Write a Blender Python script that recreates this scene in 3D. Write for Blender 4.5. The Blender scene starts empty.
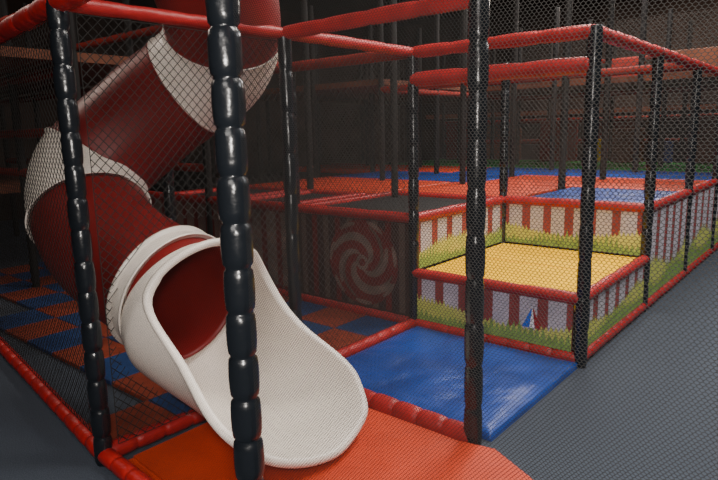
import bpy, bmesh, math, random
from mathutils import Vector, Matrix
random.seed(4)
S=bpy.context.scene
COL=S.collection
# ---------------------------------------------------------------- materials
def mat(name,col,rough=.5,spec=.5,noise=0,nscale=20,bump=0,bscale=40,coat=0,col2=None,bdist=.02,bdet=3):
    m=bpy.data.materials.new(name); m.use_nodes=True
    nt=m.node_tree; b=nt.nodes['Principled BSDF']
    b.inputs['Base Color'].default_value=(*col,1); b.inputs['Roughness'].default_value=rough
    b.inputs['Specular IOR Level'].default_value=spec
    b.inputs['Coat Weight'].default_value=coat
    tc=nt.nodes.new('ShaderNodeTexCoord')
    if noise or col2:
        n=nt.nodes.new('ShaderNodeTexNoise'); n.inputs['Scale'].default_value=nscale; n.inputs['Detail'].default_value=5
        nt.links.new(tc.outputs['Object'],n.inputs['Vector'])
        r=nt.nodes.new('ShaderNodeValToRGB')
        c2=col2 or tuple(c*(1-noise) for c in col)
        r.color_ramp.elements[0].position=.32; r.color_ramp.elements[1].position=.68
        r.color_ramp.elements[0].color=(*c2,1); r.color_ramp.elements[1].color=(*col,1)
        nt.links.new(n.outputs['Fac'],r.inputs[0]); nt.links.new(r.outputs[0],b.inputs['Base Color'])
    if bump:
        n2=nt.nodes.new('ShaderNodeTexNoise'); n2.inputs['Scale'].default_value=bscale; n2.inputs['Detail'].default_value=bdet
        nt.links.new(tc.outputs['Object'],n2.inputs['Vector'])
        bp=nt.nodes.new('ShaderNodeBump'); bp.inputs['Strength'].default_value=bump; bp.inputs['Distance'].default_value=bdist
        nt.links.new(n2.outputs['Fac'],bp.inputs['Height']); nt.links.new(bp.outputs[0],b.inputs['Normal'])
    return m
M=dict(
 black=mat('black_vinyl',(.008,.010,.013),.25,.5,bump=.25,bscale=14),
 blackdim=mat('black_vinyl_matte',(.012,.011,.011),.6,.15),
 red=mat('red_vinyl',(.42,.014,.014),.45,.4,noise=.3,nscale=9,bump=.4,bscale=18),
 redshaded=mat('shaded_red_vinyl',(.24,.018,.012),.7,.15,noise=.3,nscale=6),  # red vinyl with the dim light of the back put into its colour
 slidered=mat('slide_red',(.185,.008,.008),.42,.35,noise=.12,nscale=3),
 slidewhite=mat('slide_white',(.84,.76,.68),.35,.45,noise=.05,nscale=4),
 bluemat=mat('blue_vinyl_mat',(.010,.058,.33),.40,.4,noise=.45,nscale=2.5,bump=.8,bscale=3,bdist=.06,bdet=2),
 orangemat=mat('orange_vinyl_mat',(.58,.05,.012),.5,.3,noise=.15,nscale=5,bump=.5,bscale=4,bdet=1.5),
 yellowmat=mat('yellow_vinyl_mat',(.92,.50,.0),.7,.03,noise=.10,nscale=3,bump=.4,bscale=4,bdist=.03,bdet=1),
 tileblue=mat('foam_blue',(.015,.045,.15),.7,.2,noise=.3,nscale=14),
 tileorange=mat('foam_orange',(.25,.04,.018),.7,.2,noise=.3,nscale=14),
 carpet=mat('carpet_slate',(.078,.094,.122),.95,.1,noise=.45,nscale=160,bump=.4,bscale=220),
 wall=mat('wall_dark',(.055,.038,.032),.9,.1,noise=.6,nscale=1.5),
 ceil=mat('ceiling_dark',(.035,.028,.026),.9,.1),
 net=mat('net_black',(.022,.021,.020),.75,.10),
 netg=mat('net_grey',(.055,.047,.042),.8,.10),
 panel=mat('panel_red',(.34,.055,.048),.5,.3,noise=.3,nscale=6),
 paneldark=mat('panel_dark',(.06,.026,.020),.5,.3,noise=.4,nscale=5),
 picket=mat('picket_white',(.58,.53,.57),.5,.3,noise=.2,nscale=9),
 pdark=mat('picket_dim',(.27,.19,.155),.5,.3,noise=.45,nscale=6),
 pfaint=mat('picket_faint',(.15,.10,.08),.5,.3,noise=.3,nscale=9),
 grass=mat('grass_green',(.62,.60,.14),.6,.3,noise=.35,nscale=8,col2=(.46,.52,.10)),
 blade=mat('grass_blade',(.26,.42,.09),.6,.3,noise=.3,nscale=12),
 rubber=mat('trampoline_black',(.012,.012,.013),.6,.3),
 deckside=mat('deck_side_black',(.012,.012,.013),.7,.2),
 greenmat=mat('green_vinyl',(.03,.34,.06),.5,.4),
 artred=mat('art_red',(.20,.018,.014),.5,.3,noise=.4,nscale=6),
 artblue=mat('art_blue',(.02,.12,.60),.5,.3),
 artwhite=mat('art_white',(.85,.82,.8),.5,.3),
 brown=mat('deck_brown',(.16,.052,.026),.7,.2,noise=.5,nscale=3),
)
# ---------------------------------------------------------------- helpers
def finish(bm,name,mats,loc=(0,0,0),smooth=False,parent=None):
    me=bpy.data.meshes.new(name); 
    bmesh.ops.recalc_face_normals(bm,faces=bm.faces) if smooth else None
    bm.to_mesh(me); bm.free()
    for m in mats: me.materials.append(M[m])
    if smooth:
        for p in me.polygons: p.use_smooth=True
    o=bpy.data.objects.new(name,me); o.location=loc; COL.objects.link(o)
    if parent: o.parent=parent
    return o
def tag(o,label,cat,group=None,kind=None):
    o['label']=label; o['category']=cat
    if group:o['group']=group
    if kind:o['kind']=kind
    return o
def addbox(bm,a,b,mi=0,bev=0):
    a=Vector(a);b=Vector(b);c=(a+b)/2;d=b-a
    r=bmesh.ops.create_cube(bm,size=1,matrix=Matrix.Translation(c)@Matrix.Diagonal((d.x,d.y,d.z,1)))
    vs=r['verts']; fs={f for v in vs for f in v.link_faces}
    for f in fs:f.material_index=mi
    if bev:
        es=list({e for v in vs for e in v.link_edges})
        r2=bmesh.ops.bevel(bm,geom=es,offset=bev,segments=3,affect='EDGES',profile=.5)
        for f in r2['faces']: f.material_index=mi
def frame(d):
    d=d.normalized(); up=Vector((0,0,1)) if abs(d.z)<.9 else Vector((1,0,0))
    a=d.cross(up).normalized(); return d,a,a.cross(d)
def padded(name,p0,p1,r,seg,m,pinch=.8,sides=18,jit=.03):
    p0=Vector(p0);p1=Vector(p1); L=(p1-p0).length; d,a,b=frame(p1-p0)
    n=max(1,round(L/seg)); sl=L/n
    bm=bmesh.new(); rings=[]
    prof=[(0,pinch),(.03,pinch),(.08,.95),(.25,1.0),(.5,1.02),(.75,1.0),(.92,.95),(.97,pinch)]
    st=[]
    for i in range(n):
        j=1+random.uniform(-jit,jit); off=random.uniform(-.03,.03)*(0<i<n-1)
        for t,k in prof: st.append(((i+t)*sl,(k*j if k>.9 else k),off*k))
    st.append((L,pinch,0))
    for t,k,o in st:
        c=d*t+a*(o*r)
        rings.append([bm.verts.new(c+(a*math.cos(q)+b*math.sin(q))*r*k) for q in [2*math.pi*i/sides for i in range(sides)]])
    for A,B in zip(rings,rings[1:]):
        for i in range(sides): bm.faces.new((A[i],A[(i+1)%sides],B[(i+1)%sides],B[i]))
    bm.faces.new(rings[0]); bm.faces.new(rings[-1])
    return finish(bm,name,[m],p0,smooth=True)
TOP=2.18
def post(x,y,label,z0=0,z1=TOP+.03,r=.045,seg=.15,pinch=.82,sides=18,group='black padded frame posts',m='black'):
    return tag(padded('padded_post',(x,y,z0),(x,y,z1),r,seg,m,pinch,sides),label,'post',group)
def rail(p0,p1,label='red padded horizontal frame rail',r=.045,seg=.3,pinch=.9,m='red',sides=16,group='red padded frame rails'):
    return tag(padded('padded_rail',p0,p1,r,seg,m,pinch,sides),label,'rail',group)
def net(o,u,W,Hh,cell,t,label,m='net',hole=None,step=.05,name='safety_net'):
    """diamond mesh net in the vertical plane through o along u"""
    o=Vector(o);u=Vector(u).normalized();v=Vector((0,0,1));n=u.cross(v)
    bm=bmesh.new()
    def strand(a,b):
        A=u*a[0]+v*a[1];B=u*b[0]+v*b[1]; d=(B-A).normalized(); s=d.cross(n)*t/2; k=n*t/2
        q=[[bm.verts.new(P+w) for w in (s,k,-s,-k)] for P in (A,B)]
        for i in range(4): bm.faces.new((q[0][i],q[0][(i+1)%4],q[1][(i+1)%4],q[1][i]))
    def run(a,b):
        if hole is None: strand(a,b); return
        L=math.hypot(b[0]-a[0],b[1]-a[1]); k=max(1,int(L/step)); st=None
        for i in range(k+1):
            x=a[0]+(b[0]-a[0])*i/k; z=a[1]+(b[1]-a[1])*i/k
            ins=hole(x,z+o.z)
            if not ins and st is None: st=(x,z)
            if (ins or i==k) and st is not None:
                if st!=(x,z): strand(st,(x,z))
                st=None
    tot=W+Hh
    s=cell
    while s<tot:
        a=(s,0) if s<=W else (W,s-W); b=(0,s) if s<=Hh else (s-Hh,Hh)
        run(a,b)
        run((W-a[0],a[1]),(W-b[0],b[1]))
        s+=cell
    for a,b in (((0,0),(W,0)),((W,0),(W,Hh)),((W,Hh),(0,Hh)),((0,Hh),(0,0))): run(a,b)
    ob=finish(bm,name,[m],o)
    tag(ob,label,'net','safety nets'); return ob
def hexnet(a,b,z0,z1,w,t,label,m='net'):
    """fine honeycomb net built strand by strand"""
    a=Vector((*a,0));b=Vector((*b,0));u=(b-a).normalized();o=a+u*.05+Vector((0,0,z0)); W=(b-a).length-.1; H=z1-z0
    v=Vector((0,0,1)); n=u.cross(v)
    verts=[];faces=[]
    am=w*.34; lk=w*.26; h=am+lk
    nx=int(W/(w/2)); ny=int(H/h)
    def P(i,j): return (i*w/2, j*h+(am if (i+j)%2 else 0))
    def seg(p,q):
        A=u*p[0]+v*p[1];B=u*q[0]+v*q[1];d=(B-A).normalized();s=d.cross(n)*t/2;k=n*t/2
        c=len(verts)
        for X in (A,B):
            verts.extend([X+s,X+k,X-s])
        faces.extend([(c,c+1,c+4,c+3),(c+1,c+2,c+5,c+4),(c+2,c,c+3,c+5)])
    for j in range(ny):
        for i in range(nx):
            seg(P(i,j),P(i+1,j))
            if (i+j)%2 and j<ny-1: seg(P(i,j),P(i,j+1))
    me=bpy.data.meshes.new('safety_net'); me.from_pydata(verts,[],faces); me.materials.append(M[m])
    ob=bpy.data.objects.new('safety_net',me); ob.location=o; COL.objects.link(ob)
    return tag(ob,label,'net','safety nets')
# ---------------------------------------------------------------- grid
X0,X1,X2,X3,X4,X5=-1.36,-2.70,-4.03,-5.36,-6.70,-8.03
Y0,Y1,Y2,Y3,Y4,Y5,Y6=1.24,2.57,3.90,5.45,6.95,8.4,9.9
N=(-1.508,1.19); L=(-2.76,1.28); R_=(-1.395,2.535); FAR=(-6.0,1.74); E=(-.02,1.13)
# room
def struct(name,a,b,m):
    bm=bmesh.new(); addbox(bm,a,b); o=finish(bm,name,[m]); o['kind']='structure'; return o
struct('floor',(-13,-4,-.1),(7,17,0),'carpet')
struct('wall_back',(-13,17,0),(7,17.1,5),'wall')
struct('wall_left',(-13.1,-4,0),(-13,17,5),'wall')
struct('wall_right',(7,-4,0),(7.1,17,5),'wall')
struct('wall_front',(-13,-4.1,0),(7,-4,5),'wall')
struct('ceiling',(-13,-4,5),(7,17,5.1),'ceil')
# posts
post(*N,'thick black padded post in glossy segments beside the slide mouth',r=.050,pinch=.82)
post(*L,'black segmented padded post at the corner of the red floor rail',r=.044,pinch=.86)
post(*R_,'black padded post standing between orange and blue mats',seg=.22,pinch=.86,r=.047)
post(X0+.02,Y2,'black padded corner post of the yellow mat pit',seg=.24,pinch=.88,r=.045)
post(*E,'black padded post holding the edge of the fine net')
for x,y,l in ((X1,Y1,'black padded post behind the white slide mouth'),
  (X1,Y2,'black padded post at the rear corner of the blue mat'),
  (X1,Y3,'black padded post at the back of the yellow pit'),
  (X0,Y3,'black padded post along the picket fence panels'),
  (X0,Y4,'black padded post along the picket fence panels'),
  (X0,Y5,'black padded post along the picket fence panels'),
  (X0,Y6,'black padded post along the picket fence panels'),
  (X2,Y1,'black padded post behind the red tube slide'),
  (X2,Y2,'black padded post at the corner of the dark panel')):
    post(x,y,l,seg=.24,pinch=.86,r=.042,sides=14)
post(*FAR,'black padded post on the red floor rail',r=.042)
for x in (X3,X4,X5,-9.4,-10.7):
    for y in (Y1,Y2):
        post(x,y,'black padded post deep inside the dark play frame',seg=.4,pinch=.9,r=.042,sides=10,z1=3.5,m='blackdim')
for x in (X1,X2,X3,X4,X5,-9.4):
    for y in (Y3,Y4,Y5,Y6,11.4,12.9):
        if (x,y)==(X1,Y3): continue
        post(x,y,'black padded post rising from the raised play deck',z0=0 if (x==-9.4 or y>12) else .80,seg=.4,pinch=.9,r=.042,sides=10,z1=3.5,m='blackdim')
# top rails
rail((*FAR,TOP),(*L,TOP),r=.05); rail((*L,TOP),(*N,TOP)); rail((*N,TOP),(*E,TOP))
rail((*L,TOP),(X1,Y1,TOP),r=.035); rail((X1,Y1,TOP),(X1,Y2,TOP),r=.038); rail((X1,Y1,TOP),(*R_,TOP),r=.04)
rail((X1,Y2,TOP),(X0,Y2,TOP),r=.045); rail((X1,Y2,1.98),(X0,Y2,1.98),r=.055,seg=.5)
rail((X0,Y2,TOP),(X0,Y3,TOP),r=.045); rail((X0,Y3,TOP),(X0,Y4,TOP)); rail((X0,Y4,TOP),(X0,Y5,TOP)); rail((X0,Y5,TOP),(X0,Y6,TOP))
rail((X2,Y2,TOP),(X1,Y2,TOP),m='redshaded')
rail((X3,Y2,TOP),(X2,Y2,TOP),m='redshaded')
rail((X2,Y1,TOP),(X2,Y2,TOP),m='redshaded')
# floor rails
FR=dict(seg=.17,pinch=.84,r=.045)
rail((X1,Y2-.0,.05),(X0,Y2,.05),'red padded rail along the base of the yellow pit',**FR)
rail((X1,Y1,.05),(*R_,.05),'red padded floor rail between orange and blue mats',seg=.17,pinch=.84,r=.055)
rail((X1,Y1,.05),(X1,Y2,.05),'red padded floor rail beside the blue mat',**FR)
rail((*L,.05),(X1,Y1,.05),'red padded floor rail under the tube slide',**FR)
rail((*FAR,.05),(*L,.05),'red padded floor rail along the carpet edge',seg=.17,pinch=.84,r=.042)
rail((*L,.05),(L[0]+.6,L[1]-.038,.05),'red padded floor rail along the carpet edge',seg=.17,pinch=.84,r=.042)
rail((X2,Y2,.05),(X1,Y2,.05),'red padded rail along the base of the dark panel',**FR)
rail((X4,Y2,.05),(X2,Y2,.05),'red padded rail along the base of the dark panel',**FR)
for a,b in ((Y2,Y3),(Y3,Y4),(Y4,Y5),(Y5,Y6)):
    rail((X0,a,.05),(X0,b,.05),'red padded floor rail under the picket fence panels',**FR)
rail((X0,Y6,.05),(X0,13,.05),'red padded floor rail under the picket fence panels',**FR)
rail((X1,Y2,.47),(X0,Y2,.47),'red padded rail on top of the low pit panel',r=.042,seg=.4)
rail((X0,Y2,.47),(X0,Y3,.47),'red padded rail on top of the low pit panel',r=.042,seg=.4)
for a,b in (((X1,Y2),(X1,Y3)),((X1,Y3),(X0,Y3)),((X2,Y2),(X1,Y2)),((X3,Y2),(X2,Y2)),((X4,Y2),(X3,Y2)),((X0,Y3),(X0,Y4)),((X0,Y4),(X0,Y5)),((X0,Y5),(X0,Y6)),((X0,Y6),(X0,12.9))):
    rail((*a,.91),(*b,.91),'red padded rail capping the printed fence panel',r=.042,seg=.4)
# ---------------------------------------------------------------- panels
def fence(o,u,L,z0,z1,nside,label,picket='picket',base='panel',ground=.42,dens=.105):
    u=Vector(u);n=Vector(nside); bm=bmesh.new(); mats=[base,picket,'grass','blade']
    fr=[bm.verts.new(u*a+Vector((0,0,b))+n*.01) for a,b in ((0,z0),(L,z0),(L,z1),(0,z1))]
    bk=[bm.verts.new(u*a+Vector((0,0,b))-n*.01) for a,b in ((0,z0),(L,z0),(L,z1),(0,z1))]
    bm.faces.new(fr); bm.faces.new(bk[::-1])
    for i in range(4): bm.faces.new((fr[i],bk[i],bk[(i+1)%4],fr[(i+1)%4]))
    h=z1-z0
    k=max(2,int(L/dens)); w=L/k
    for i in range(k):
        a=(i+.18+random.uniform(-.03,.03))*w; b=(i+.82+random.uniform(-.03,.03))*w; za=z0+h*.05; zb=z0+h*.97
        vs=[bm.verts.new(u*x+Vector((0,0,z))+n*.012) for x,z in [(a,za),(b,za),(b,zb),(a,zb)]]
        f=bm.faces.new(vs); f.material_index=1
    if ground:
        ph=random.uniform(0,6)
        def strip(fn,d,mi,K):
            prev=None
            for i in range(K+1):
                xx=L*i/K; cur=(bm.verts.new(u*xx+Vector((0,0,z0+.004))+n*d),bm.verts.new(u*xx+Vector((0,0,z0+h*ground*fn(i,xx)))+n*d))
                if prev: f=bm.faces.new((prev[0],cur[0],cur[1],prev[1])); f.material_index=mi
                prev=cur
        strip(lambda i,x:(.82+.22*math.sin(x*4.2+ph))*(.86 if i%2 else random.uniform(1.0,1.22)),.0135,2,int(L/.018))
        strip(lambda i,x:(.34+.12*math.sin(x*5+ph+2))*(.7 if i%2 else random.uniform(1.4,2.3)),.015,3,int(L/.022))
    ob=finish(bm,'fence_panel',mats,o); tag(ob,label,'panel','printed picket fence panels'); return ob
fl='printed panel with white picket fence and green grass'
pf=fence((X1+.04,Y2,0),(1,0,0),X0-X1-.08,.09,.44,(0,-1,0),'low panel printed with pickets, grass and a small tent',ground=.5,dens=.21)
fence((X0,Y2+.04,0),(0,1,0),Y3-Y2-.08,.09,.44,(1,0,0),fl,ground=.6,dens=.24)
fence((X1,Y2+.04,0),(0,1,0),Y3-Y2-.08,.49,.88,(1,0,0),fl+' beside yellow mat',ground=.5,dens=.24)
fence((X1+.04,Y3,0),(1,0,0),X0-X1-.08,.49,.88,(0,-1,0),fl+' behind yellow mat',ground=.5,dens=.2)
for a,b in ((Y3,Y4),(Y4,Y5),(Y5,Y6),(Y6,12.9)):
    fence((X0,a+.04,0),(0,1,0),b-a-.08,.09,.88,(1,0,0),'tall '+fl,ground=.42,dens=.28)
for a,b in ((X3,X2),(X4,X3)):
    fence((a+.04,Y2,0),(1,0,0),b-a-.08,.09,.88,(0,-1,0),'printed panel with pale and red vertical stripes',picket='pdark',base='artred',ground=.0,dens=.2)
bm=bmesh.new()
for i,(a,b,t) in enumerate(((-.075,-.02,0),(-.02,.02,1),(.02,.07,2))):
    f=bm.faces.new([bm.verts.new((x,0,z)) for x,z in ((a,-.06),(b,-.06),(b*.12,.08),(a*.12-.001,.08))]); f.material_index=t
e=finish(bm,'printed_emblem',['artblue','artwhite','red'],(.98,-.020,.27),parent=pf)
# dark art panel
bm=bmesh.new()
addbox(bm,(0,-.01,.09),(X1-X2-.08,.01,.88),0)
cx,cz=.76,.49
def disc(r,mi,d,n=40,cx=cx,cz=cz):
    f=bm.faces.new([bm.verts.new((cx+r*math.cos(2*math.pi*i/n),-d,cz+.98*r*math.sin(2*math.pi*i/n))) for i in range(n)]); f.material_index=mi
for i in range(9):
    x=.03+i*.14
    f=bm.faces.new([bm.verts.new((a,-.0105,z)) for a,z in ((x,.11),(x+.06,.11),(x+.06,.86),(x,.86))]); f.material_index=2 if i%2 else 3
disc(.38,2,.0115)
def swirl(arm,mi,w,d,turn,r0,r1,ccx=cx,ccz=cz):
    pa=[]
    for i in range(50):
        t=i/49; rr=r0+(r1-r0)*t; a=arm+t*turn; ww=w*(.35+.9*math.sin(math.pi*min(1,t*.8+.1)))
        c=Vector((ccx+rr*math.cos(a),0,ccz+.98*rr*math.sin(a))); nn=Vector((math.cos(a),0,math.sin(a)))
        pa.append((bm.verts.new(c-nn*ww+Vector((0,-d,0))),bm.verts.new(c+nn*ww+Vector((0,-d,0)))))
    for p,q in zip(pa,pa[1:]):
        f=bm.faces.new((p[0],p[1],q[1],q[0])); f.material_index=mi
for k,(tt,ww,rr) in enumerate(((2.9,.034,.33),(2.1,.026,.31),(2.7,.038,.33),(1.9,.028,.30))): swirl(k*1.571+.2*(k%2),1,ww,.0130,tt,.06,rr)
for k in range(4): swirl(k*1.571+.7,3,.016,.0128,2.2,.10,.33)
disc(.07,1,.0135,20); disc(.035,2,.014,16)
for k in range(7): swirl(k*.898,1,.016,.0138,.50,.350,.366)
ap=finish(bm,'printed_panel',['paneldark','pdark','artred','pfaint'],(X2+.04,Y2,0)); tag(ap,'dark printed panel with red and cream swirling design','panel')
# ---------------------------------------------------------------- mats
def matbox(name,a,b,m,label,cat='mat',group=None,bev=.02):
    a=Vector(a);b=Vector(b);c=Vector(((a.x+b.x)/2,(a.y+b.y)/2,a.z))
    bm=bmesh.new(); addbox(bm,a-c,b-c,0,bev); o=finish(bm,name,[m],c)
    tag(o,label,cat,group); return o
bm=bmesh.new()
pts=[(X1+.06,L[1]+.06),(N[0]-.0,N[1]+.06),(-1.27,Y0+.08),(-1.12,Y0+.25),(-1.00,Y0+.5),(-.92,Y0+.8),(-.92,Y0+1.02),(-1.0,Y0+1.15),(-1.25,Y1-.05),(X0-.08,Y1-.09),(X1+.06,Y1-.07)]
vs=[bm.verts.new((x,y,0)) for x,y in pts]; f=bm.faces.new(vs)
r=bmesh.ops.extrude_face_region(bm,geom=[f]); 
for v in [g for g in r['geom'] if isinstance(g,bmesh.types.BMVert)]: v.co.z+=.05
bmesh.ops.recalc_face_normals(bm,faces=bm.faces)
es=[e for e in bm.edges if all(v.co.z>.04 for v in e.verts)]
bmesh.ops.bevel(bm,geom=es,offset=.02,segments=3,affect='EDGES')
tag(finish(bm,'landing_mat',['orangemat']),'orange vinyl landing mat under the white slide mouth','mat')
# blue mat with real shallow creases
bm=bmesh.new(); a=Vector((X1+.05,Y1+.06,0)); b=Vector((X0+.02,Y2-.05,.058)); c=Vector(((a.x+b.x)/2,(a.y+b.y)/2,0))
K=90; W=b.x-a.x; D=b.y-a.y; g=[]
from mathutils import noise as NZ
for i in range(K+1):
    rw=[]
    for j in range(K+1):
        x=W*(i/K-.5); y=D*(j/K-.5)
        e=min(i,K-i,j,K-j)/K
        z=.058-(.018*(1-min(1,e*18))**2)
        z+=.030*(abs(NZ.noise(Vector((x*2.6+y*1.6,y*1.3-x*.9,3.3))))-.2)*min(1,e*10)
        z+=.015*(abs(NZ.noise(Vector((x*5.1-y*4.2,y*2.3+x*1.9,7.3))))-.2)*min(1,e*10)
        rw.append(bm.verts.new((x,y,z)))
    g.append(rw)
for i in range(K):
    for j in range(K): bm.faces.new((g[i][j],g[i+1][j],g[i+1][j+1],g[i][j+1]))
loop=[g[i][0] for i in range(K+1)]+[g[K][j] for j in range(1,K+1)]+[g[i][K] for i in range(K-1,-1,-1)]+[g[0][j] for j in range(K-1,0,-1)]
low=[bm.verts.new((v.co.x,v.co.y,0)) for v in loop]
for i in range(len(loop)): bm.faces.new((loop[i],low[i],low[(i+1)%len(loop)],loop[(i+1)%len(loop)]))
tag(finish(bm,'floor_mat',['bluemat'],c,smooth=True),'large creased blue vinyl mat on the floor','mat')
pw=(Y3-Y2-.05)/2
for i in range(2):
    matbox('pit_mat',(X1+.018,Y2+.025+i*pw+.004,.36),(X0-.018,Y2+.025+(i+1)*pw-.004,.485),'yellowmat','bright yellow padded mat in the low pit',group='yellow pit mats',bev=.03)
ts=(X1-X2)/3
base={}
for i in range(12):
    for j in range(6):
        x=X1-.05-(i+1)*ts*.99; y=Y0+.10+j*ts*.95
        if y<1.34+ (X1-x)*.12: 
            if j==0 and i>0: continue
            if i>3: continue
        m='tileblue' if (i+j)%2 else 'tileorange'
        if m not in base:
            o=matbox('foam_floor_tile',(0,0,0),(ts*.97,ts*.94,.03),m,('blue' if m=='tileblue' else 'orange')+' square foam floor tile','floor tile','checkered foam floor tiles',bev=.006)
            base[m]=o
        else:
            o=base[m].copy(); COL.objects.link(o)
        o.location=(x+ts/2,y+ts/2,0)
# ---------------------------------------------------------------- raised deck
def deck(a,b,label):
    bm=bmesh.new(); addbox(bm,a,b,0); o=finish(bm,'play_deck',['deckside']); tag(o,label,'platform'); return o
deck((X4,Y2+.05,0),(X1-.05,Y3,.80),'black raised platform behind the printed panels')
deck((-9.35,Y3+.05,0),(X0-.05,12.85,.80),'black raised platform carrying coloured mats')
deck((X1+.05,Y2+.05,0),(X0-.05,Y3-.05,.355),'low platform under the yellow mats')
def tramp(x0,x1,y0,y1,label,pad='red',z=.80):
    root=bpy.data.objects.new('trampoline',None); root.location=((x0+x1)/2,(y0+y1)/2,z); COL.objects.link(root)
    tag(root,label,'trampoline','padded floor trampolines')
    hx=(x1-x0)/2-.03;hy=(y1-y0)/2-.03
    bm=bmesh.new(); addbox(bm,(-hx+.1,-hy+.1,.0),(hx-.1,hy-.1,.06),0); finish(bm,'jump_bed',['rubber'],parent=root)
    for a,b in (((-hx,-hy,0),(hx,-hy+.12,.10)),((-hx,hy-.12,0),(hx,hy,.10)),((-hx,-hy+.125,0),(-hx+.12,hy-.125,.10)),((hx-.12,-hy+.125,0),(hx,hy-.125,.10))):
        bm=bmesh.new(); addbox(bm,a,b,0,.025); finish(bm,'edge_pad',[pad],parent=root)
tramp(X2-.3,X1-.04,Y2+.06,Y3+.35,'wide black trampoline bed with red padded edges')
for a,b in ((X3,X2-.3),(X4,X3)): tramp(a+.02,b-.04,Y2+.06,Y3,'black trampoline bed with red padded edges')
def dm(x0,x1,y0,y1,m,l): matbox('deck_mat',(x0+.03,y0+.03,.80),(x1-.03,y1-.03,.89),m,l,group='coloured deck mats')
dm(X1,X0-.05,Y3+.1,Y4+.3,'bluemat','broad blue vinyl mat on the raised deck')
dm(X2-.3,X1-.04,Y3+.4,Y4+.3,'orangemat','orange vinyl mat on the raised deck')
dm(X4,X2-.3,Y3+.05,Y4+.3,'orangemat','orange vinyl mat on the raised deck')
dm(X2,X0-.05,Y4+.3,Y5+.4,'orangemat','orange vinyl mat on the raised deck')
dm(X4,X2,Y4+.3,Y5+.4,'bluemat','broad blue vinyl mat on the raised deck')
dm(X3,X0-.05,Y5+.4,10.4,'bluemat','broad blue vinyl mat on the raised deck')
dm(-9.3,X3,Y5+.4,10.4,'orangemat','orange vinyl mat on the raised deck')
dm(X5,X0-.05,10.4,12.8,'greenmat','green vinyl mat at the rear of the raised deck')
for y in (Y4,11.4):
    for a,b in ((X3,X1),(X1,X0)):
        rail((a,y,TOP),(b,y,TOP),'dim red padded rail over the raised deck',sides=10,seg=.6,m='redshaded')
rail((X3,Y4,TOP),(X3,11.4,TOP),'dim red padded rail over the raised deck',sides=10,seg=.6,m='redshaded')
for z in (1.3,1.75,2.9):
    for a,b in ((X5,X3),(X3,X1),(X1,X0)):
        rail((a,12.95,z),(b,12.95,z),'dim red padded rail over the raised deck',sides=10,seg=.6,m='redshaded')
for z in (1.25,1.65,TOP,2.75,3.3):
    for y in (Y1,Y2):
        rail((-10.7,y,z),(X3 if z<3 else X2,y,z),'dim red padded rail deep in the play frame',sides=10,seg=.6,m='redshaded')
def udeck(a,b,l):
    bm=bmesh.new(); addbox(bm,a,b); o=finish(bm,'upper_deck',['brown']); tag(o,l,'platform','dark upper decks')
udeck((-10.7,2.0,2.25),(X3,Y2,2.33),'dark brown upper platform of the play frame')
udeck((-10.7,2.0,1.05),(X4,Y2,1.13),'dark brown middle platform of the play frame')
udeck((-9.4,Y4,2.25),(X3,12.9,2.33),'dark upper platform over the deck')
udeck((X3,Y6,2.26),(X0,12.9,2.34),'dark brown upper platform over the deck')
udeck((-9.4,14.2,1.9),(2,16.95,2.0),'dark upper platform by the far wall')
def divider(x,y,w,z0,z1,m,l,g='padded dividers'):
    bm=bmesh.new(); addbox(bm,(-w/2,-.05,0),(w/2,.05,z1-z0),0,.03); o=finish(bm,'padded_divider',[m],(x,y,z0)); tag(o,l,'divider',g)
for x,w,z1,m,c in ((-7.4,.7,1.8,'redshaded','red'),(-6.1,.5,1.6,'brown','brown'),(-5.0,.8,1.75,'redshaded','red'),(-4.2,.22,1.35,'yellowmat','yellow'),(-3.6,.6,1.55,'brown','brown'),(-2.9,.25,1.3,'bluemat','blue'),(-2.2,.7,1.7,'brown','brown')):
    divider(x,12.6,w,.89,z1,m,'upright dim '+c+' padded divider at the back of the deck')
for x,w,z1,m,c in ((-4.6,1.0,1.7,'redshaded','red'),(-1.2,.9,1.6,'brown','brown'),(.6,1.2,1.8,'redshaded','red'),(-7.8,1.2,1.8,'brown','brown'),(1.8,.6,1.4,'bluemat','blue')):
    divider(x,15.2,w,0,z1,m,'upright dim '+c+' padded divider by the far wall')
for x,w,z1,m,c in ((-4.3,1.0,2.8,'brown','brown'),(-2.3,.9,2.8,'brown','brown'),(-3.3,.6,2.75,'redshaded','red')):
    divider(x,11.2,w,2.34,z1,m,'upright dim '+c+' padded divider on the upper platform')
# ---------------------------------------------------------------- tube slide
root=bpy.data.objects.new('tube_slide',None); root.location=(-3.0,1.9,0); COL.objects.link(root)
tag(root,'dark red spiral tube slide with white collars and mouth','slide')
RO=root.location.copy()
R=.345
ctrl=[Vector(p) for p in ((-2.18,1.86,.58),(-2.87,1.81,.74),(-3.48,1.74,1.0),(-3.82,1.88,1.36),(-3.62,2.22,1.74),(-3.20,2.46,2.08),(-2.93,2.25,2.46),(-2.88,1.85,2.9))]
def cr(t):
    i=min(int(t),len(ctrl)-2); f=t-i
    P=[ctrl[max(0,i-1)],ctrl[i],ctrl[i+1],ctrl[min(len(ctrl)-1,i+2)]]
    return .5*((2*P[1])+(P[2]-P[0])*f+(2*P[0]-5*P[1]+4*P[2]-P[3])*f*f+(3*P[1]-P[0]-3*P[2]+P[3])*f**3)
def tan(t): return (cr(min(t+.01,len(ctrl)-1.001))-cr(max(0,t-.01))).normalized()
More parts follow.
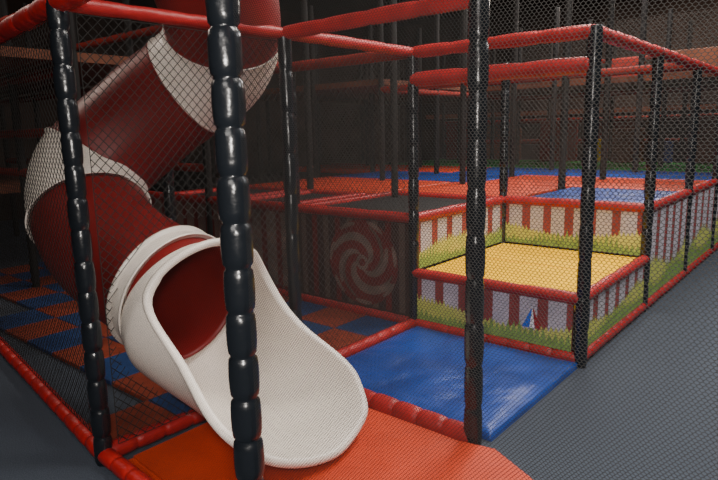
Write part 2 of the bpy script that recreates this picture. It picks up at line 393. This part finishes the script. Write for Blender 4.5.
def tube(name,t0,t1,m,rad,flange=True,n=16,sides=48,label=None,fl=.014):
    bm=bmesh.new(); rings=[]
    st=[(t0+(t1-t0)*i/n,rad) for i in range(n+1)]
    if flange:
        dt=.018
        st=[(t0,rad+fl),(t0+dt,rad+fl),(t0+dt*1.2,rad)]+[s for s in st if t0+dt*1.5<s[0]<t1-dt*1.5]+[(t1-dt*1.2,rad),(t1-dt,rad+fl),(t1,rad+fl)]
    for t,r in st:
        c=cr(t)-RO; d,a,b=frame(tan(t))
        rings.append([bm.verts.new(c+(a*math.cos(q)+b*math.sin(q))*r) for q in [2*math.pi*i/sides for i in range(sides)]])
    for A,B in zip(rings,rings[1:]):
        for i in range(sides): bm.faces.new((A[i],A[(i+1)%sides],B[(i+1)%sides],B[i]))
    o=finish(bm,name,[m],smooth=True,parent=root)
    s=o.modifiers.new('thick','SOLIDIFY'); s.thickness=.010; s.offset=-1
    if label:o['label']=label
    return o
tube('tube_collar',.92,1.10,'slidewhite',R+.012,label='white collar',flange=True,fl=.020)
tube('tube_section',.80,2.34,'slidered',R,n=40,flange=False)
tube('tube_collar',2.34,3.18,'slidewhite',R+.008,label='white collar',n=24)
tube('tube_section',3.18,4.50,'slidered',R,n=26)
tube('tube_collar',4.50,5.35,'slidewhite',R+.006,label='wide white collar',n=24,fl=.006)
tube('tube_section',5.35,6.9,'slidered',R,n=26,fl=.006)
def mouth():
    bm=bmesh.new(); NS=96; NT=28; c0=cr(.90)
    side=Vector((0,1,0)); up=Vector((0,0,1))
    grid=[]
    kn=[(0,.10),(40,.11),(65,.15),(80,.35),(95,.64),(110,.82),(140,.99),(180,1.06)]
    def send_of(deg):
        for (a,sa),(b,sb) in zip(kn,kn[1:]):
            if deg<=b:
                t=(deg-a)/(b-a); 
                return sa+(sb-sa)*t
    raw=[send_of(180-abs(180-360*i/NS)) for i in range(NS)]
    for _ in range(4): raw=[(raw[i-1]+2*raw[i]+raw[(i+1)%NS])/4 for i in range(NS)]
    def center(s):
        k=min(1,s/1.0)
        return c0+Vector((s*.96,.10*s,-.27*k*(2-k)))
    def wide(s):
        return 1-.13*math.sin(math.pi*min(1,s/.85))**2+.34*max(0,s-.45)**1.5
    for i in range(NS):
        q=2*math.pi*i/NS
        send=raw[i]
        colv=[]
        for j in range(NT+1):
            s=send*j/NT
            ax=Vector((1,.12,-.5*(1-min(1,s/1.0)))).normalized()
            nu=up-ax*ax.dot(up); nu.normalize()
            r=R+.010+.055*min(1,s/.12)
            vert=1-.20*min(1,s)**2 if math.cos(q)<0 else 1
            colv.append(center(s)+side*math.sin(q)*r*wide(s)+nu*math.cos(q)*r*vert)
        out=(colv[-1]-center(send)).normalized(); tg=(colv[-1]-colv[-2]).normalized()
        rr=.019
        for a in range(1,9):
            an=math.pi*1.2*a/8
            colv.append(colv[NT]+out*rr*(1-math.cos(an))+tg*rr*math.sin(an))
        grid.append([bm.verts.new(p-RO) for p in colv])
    for i in range(NS):
        A=grid[i];B=grid[(i+1)%NS]
        for j in range(len(A)-1): bm.faces.new((A[j],B[j],B[j+1],A[j+1]))
    o=finish(bm,'slide_mouth',['slidewhite'],smooth=True,parent=root); o['label']='white flared mouth with rolled lip'
    s=o.modifiers.new('thick','SOLIDIFY'); s.thickness=.010; s.offset=0
mouth()
# ---------------------------------------------------------------- nets
def net2(a,b,z0,z1,cell,t,label,**k):
    a=Vector((*a,0));b=Vector((*b,0));d=(b-a).normalized()
    return net(a+d*.05+Vector((0,0,z0)),d,(b-a).length-.1,z1-z0,cell,t,label,**k)
hexnet(L,N,.1,TOP-.05,.012,.0006,'fine black mesh net across the front opening')
hexnet(N,E,.1,TOP-.05,.0095,.00120,'fine black honeycomb net across the front opening')
net2(FAR,L,.1,TOP-.05,.05,.0034,'coarse black diamond net beside the tube slide')
def hole(x,z):
    return math.hypot(Y0+.09+x-1.83,z-.68)<.48
net((X1,Y0+.09,.1),(0,1,0),Y1-Y0-.14,TOP-.15,.05,.0042,'coarse black diamond net around the tube slide exit',hole=hole,step=.025)
net2((X1,Y1),(X1,Y2),.1,TOP-.05,.05,.0028,'black diamond net between two posts')
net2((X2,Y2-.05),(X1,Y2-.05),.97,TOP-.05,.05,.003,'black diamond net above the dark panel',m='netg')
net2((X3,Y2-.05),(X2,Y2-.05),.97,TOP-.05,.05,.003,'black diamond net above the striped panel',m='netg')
net2((X0,Y3),(X0,Y6),.97,TOP-.05,.05,.0028,'black diamond net above the picket fence')
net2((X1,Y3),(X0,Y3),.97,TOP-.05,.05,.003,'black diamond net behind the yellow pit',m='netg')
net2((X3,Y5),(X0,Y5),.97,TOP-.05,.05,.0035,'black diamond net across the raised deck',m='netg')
net2((X3,11.4),(X0,11.4),2.34,3.4,.06,.006,'black diamond net on the upper platform',m='netg')
# ---------------------------------------------------------------- lights
def area(name,loc,size,power,col,rot=(0,0,0)):
    l=bpy.data.lights.new(name,'AREA'); l.size=size; l.energy=power; l.color=col
    o=bpy.data.objects.new(name,l); o.location=loc; o.rotation_euler=rot; COL.objects.link(o); return o
area('fill_light',(-.1,3.4,4.8),1.6,210,(1,.94,.88))
area('fill_light',(-1.6,5.2,4.8),1.0,210,(1,.94,.82))
area('fill_light',(-3.0,9.5,4.8),1.6,300,(1,.93,.88))
area('fill_light',(-3.0,14.0,4.8),2.0,380,(1,.85,.72))
area('fill_light',(1.5,8,4.8),1.6,190,(.97,.97,1))
area('fill_light',(-7.5,1.0,4.7),1.4,80,(1,.82,.7))
o=area('fill_light',(.6,-2.2,4.4),2.4,160,(1,.95,.9))  # added soft fill lamp behind the camera, aimed forward to brighten the scene
o.rotation_euler=(Vector((-1.8,2.8,.6))-Vector((.6,-2.2,4.4))).to_track_quat('-Z','Y').to_euler()
fl=bpy.data.lights.new('camera_flash','AREA'); fl.size=.30; fl.energy=70; fl.color=(1,.93,.86)
w=bpy.data.worlds.new('world'); S.world=w; w.use_nodes=True
w.node_tree.nodes['Background'].inputs[0].default_value=(.55,.6,.7,1); w.node_tree.nodes['Background'].inputs[1].default_value=.05
# ---------------------------------------------------------------- camera
yaw=math.radians(40);pitch=math.radians(10.25);roll=math.radians(1.2)
f=Vector((-math.sin(yaw)*math.cos(pitch),math.cos(yaw)*math.cos(pitch),-math.sin(pitch)))
r0=Vector((math.cos(yaw),math.sin(yaw),0)); u0=r0.cross(f)
r=r0*math.cos(roll)-u0*math.sin(roll); u=u0*math.cos(roll)+r0*math.sin(roll)
cam=bpy.data.cameras.new('camera'); cam.sensor_width=36; cam.lens=600/718*36; cam.clip_start=.05
co=bpy.data.objects.new('camera',cam); COL.objects.link(co)
mw=Matrix((( r.x,u.x,-f.x,0),(r.y,u.y,-f.y,0),(r.z,u.z,-f.z,1.6),(0,0,0,1))); co.matrix_world=mw
S.camera=co
fo=bpy.data.objects.new('camera_flash',fl); COL.objects.link(fo); fo.matrix_world=Matrix.Translation((0,0,.18))@mw
